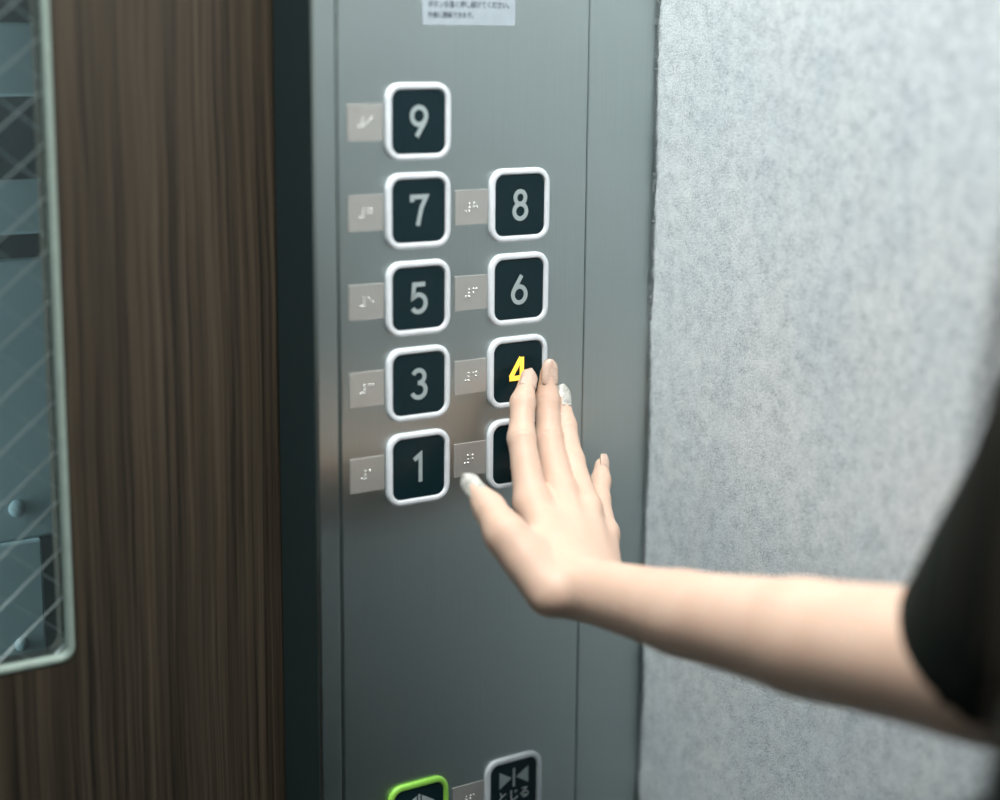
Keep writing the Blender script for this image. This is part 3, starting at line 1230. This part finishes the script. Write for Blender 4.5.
# clothes
def build_shirt():
    F = Field(np.arange(-.37, .18, .006), np.arange(-.96, -.22, .006), np.arange(.78, 1.45, .006))
    torso(F, .016)
    add_cone(F, SH, EL + (SH - EL) * .5, .060, .049, .05)
    add_cone(F, EL + (SH - EL) * .5, EL - (SH - EL) * .30, .050, .051, .02)
    add_cone(F, LSH, LEL + (LSH - LEL) * .1, .056, .055, .05)
    G = F.grid((slice(None),) * 3)
    f = F.f
    # cut: hem at the hips, neckline, sleeve ends
    f = np.maximum(f, .955 - G[2] + 0 * f)
    ac = cone_dist(G, bp(.03, 0, 1.40), bp(.05, 0, 1.50), .072, .09)
    f = np.maximum(f, -ac)
    for a, b_, cut, rad in ((SH, EL, .99, .053), (LSH, LEL, .85, .056)):
        ax = nrm(b_ - a)
        L = np.linalg.norm(b_ - a)
        sl_ = (G[0] - np.float32(a[0])) * np.float32(ax[0]) + (G[1] - np.float32(a[1])) * np.float32(ax[1]) + (G[2] - np.float32(a[2])) * np.float32(ax[2])
        p0, p1 = a + ax * L * (cut - .22), a + ax * L * 1.3
        near = cone_dist(G, a + ax * L * .3, b_ + ax * L * .3, .095, .095)
        f = np.where((near < 0) & (sl_ > L * .35), np.maximum(f, sl_ - np.float32(L * cut)), f)
        inner = cone_dist(G, p0, p1, rad - .012, rad - .010)
        f = np.maximum(f, -inner)
    v, q = surface_nets(F, f)
    return smooth_mesh(v, q, 3, .5), q


def build_skirt():
    F = Field(np.arange(-.36, .1795, .007), np.arange(-.95, -.20, .007), np.arange(.36, 1.06, .007))
    for s in (-1, 1):
        add_cone(F, bp(.0, .065 * s, .96), bp(.0, .075 * s, .80), .105, .128, .05)
        add_cone(F, bp(.0, .075 * s, .80), bp(.0, .085 * s, .40), .128, .138, .05)
    G = F.grid((slice(None),) * 3)
    f = np.maximum(F.f, .45 - G[2] + 0 * F.f)
    inner = cone_dist(G, bp(0, -.06, .40), bp(0, .06, .40), .12, .12)
    f = np.maximum(f, -inner)
    v, q = surface_nets(F, f)
    return smooth_mesh(v, q, 2, .5), q


np_mesh('shirt', shift([build_shirt()]), M['shirt'], person)
np_mesh('skirt', shift([build_skirt()]), M['skirt'], person)
for s in (-1, 1):
    F = Field(np.arange(-.36, .2, .004), np.arange(-.95, -.22, .004), np.arange(.0, .12, .004))
    add_cone(F, bp(-.03, .09 * s, .045), bp(.05, .092 * s, .040), .040, .040, .02)
    add_cone(F, bp(.05, .092 * s, .040), bp(.14, .098 * s, .032), .040, .030, .02)
    G = F.grid((slice(None),) * 3)
    f = np.maximum(F.f, .006 - G[2] + 0 * F.f)
    v, q = surface_nets(F, f)
    np_mesh('shoe', shift([(smooth_mesh(v, q, 1, .4), q)]), M['shoe'], person)

# eyes
for s in (-1, 1):
    c = HEAD + FW * .0745 + RT * (.031 * s) + UPV * .001
    V, Fc = [], []
    for j in range(9):
        a = -math.pi / 2 + math.pi * j / 8
        for k in range(14):
            an = 2 * math.pi * k / 14
            V.append(c + FW * (0.0120 * math.cos(a) * math.cos(an)) + RT * (0.0120 * math.cos(a) * math.sin(an)) + UPV * (0.0120 * math.sin(a)) - PO)
    for j in range(8):
        for k in range(14):
            k2 = (k + 1) % 14
            Fc.append((j * 14 + k, j * 14 + k2, j * 14 + 14 + k2, j * 14 + 14 + k))
    e = obj_from('eye', V, Fc, M['eye'], person, True)
    ci = c + FW * .0117
    V = [ci + FW * .0006 - PO] + [ci + RT * (0.0050 * math.cos(2 * math.pi * k / 14)) + UPV * (0.0050 * math.sin(2 * math.pi * k / 14)) - PO for k in range(14)]
    obj_from('iris', V, [(0, 1 + k, 1 + (k + 1) % 14) for k in range(14)], M['iris'], e, True)

# hair: cap with long locks
HF = Field(np.arange(HEAD[0] - .14, HEAD[0] + .13, .005), np.arange(HEAD[1] - .12, HEAD[1] + .12, .005), np.arange(1.36, 1.66, .005))
add_ell(HF, HEAD + UPV * .020 - FW * .006, (FW, RT, UPV), (.104, .086, .104), .02)
add_ell(HF, HEAD - FW * .045 - UPV * .05, (FW, RT, UPV), (.062, .078, .10), .03)
add_ell(HF, HEAD + FW * .105 - UPV * .030, (FW, RT, UPV), (.065, .058, .078), .01, carve=True)
v, q = surface_nets(HF)
hair_parts = [(smooth_mesh(v, q, 2, .5), q)]
rh = random.Random(11)


def lock(root, ctrl, end, r0):
    n = 9
    P = []
    for i in range(n):
        t = i / (n - 1)
        P.append(Vector(root * (1 - t) ** 2 + ctrl * (2 * t * (1 - t)) + end * t * t))
    rad = [r0 * (0.75 + 0.5 * math.sin(math.pi * min(1, i / (n - 1) + .15))) * (1 - 0.82 * (i / (n - 1)) ** 2) for i in range(n)]
    v2, f2 = tube(P, rad, 6, False)
    hair_parts.append((np.array([tuple(p) for p in v2]), np.array(f2)))


for i in range(90):
    side = 1 if i % 2 else -1
    if i < 46:      # over the chest on both sides
        root = HEAD + FW * rh.uniform(-.02, .055) + RT * side * rh.uniform(.062, .074) + UPV * rh.uniform(-.02, .045)
        fwd = rh.uniform(.095, .142)
        lat = rh.uniform(.035, .115) * side
        if side > 0:
            fwd, lat = rh.uniform(.110, .142), rh.uniform(.07, .148)
        end = bp0(fwd, lat, rh.uniform(1.10, 1.22))
        ctrl = HEAD + FW * rh.uniform(.05, .09) + RT * side * (rh.uniform(.085, .105) if side < 0 else rh.uniform(.09, .125)) - UPV * .11
    else:           # down the back
        a = rh.uniform(-1, 1)
        root = HEAD - FW * rh.uniform(.07, .095) + RT * a * .07 + UPV * rh.uniform(-.04, .03)
        end = bp0(-.105 - rh.uniform(0, .015), a * .10, rh.uniform(1.10, 1.24))
        ctrl = HEAD - FW * .115 + RT * a * .08 - UPV * .12
    lock(root, ctrl, end, rh.uniform(.006, .010))
np_mesh('hair', shift(hair_parts), M['hair'], person)
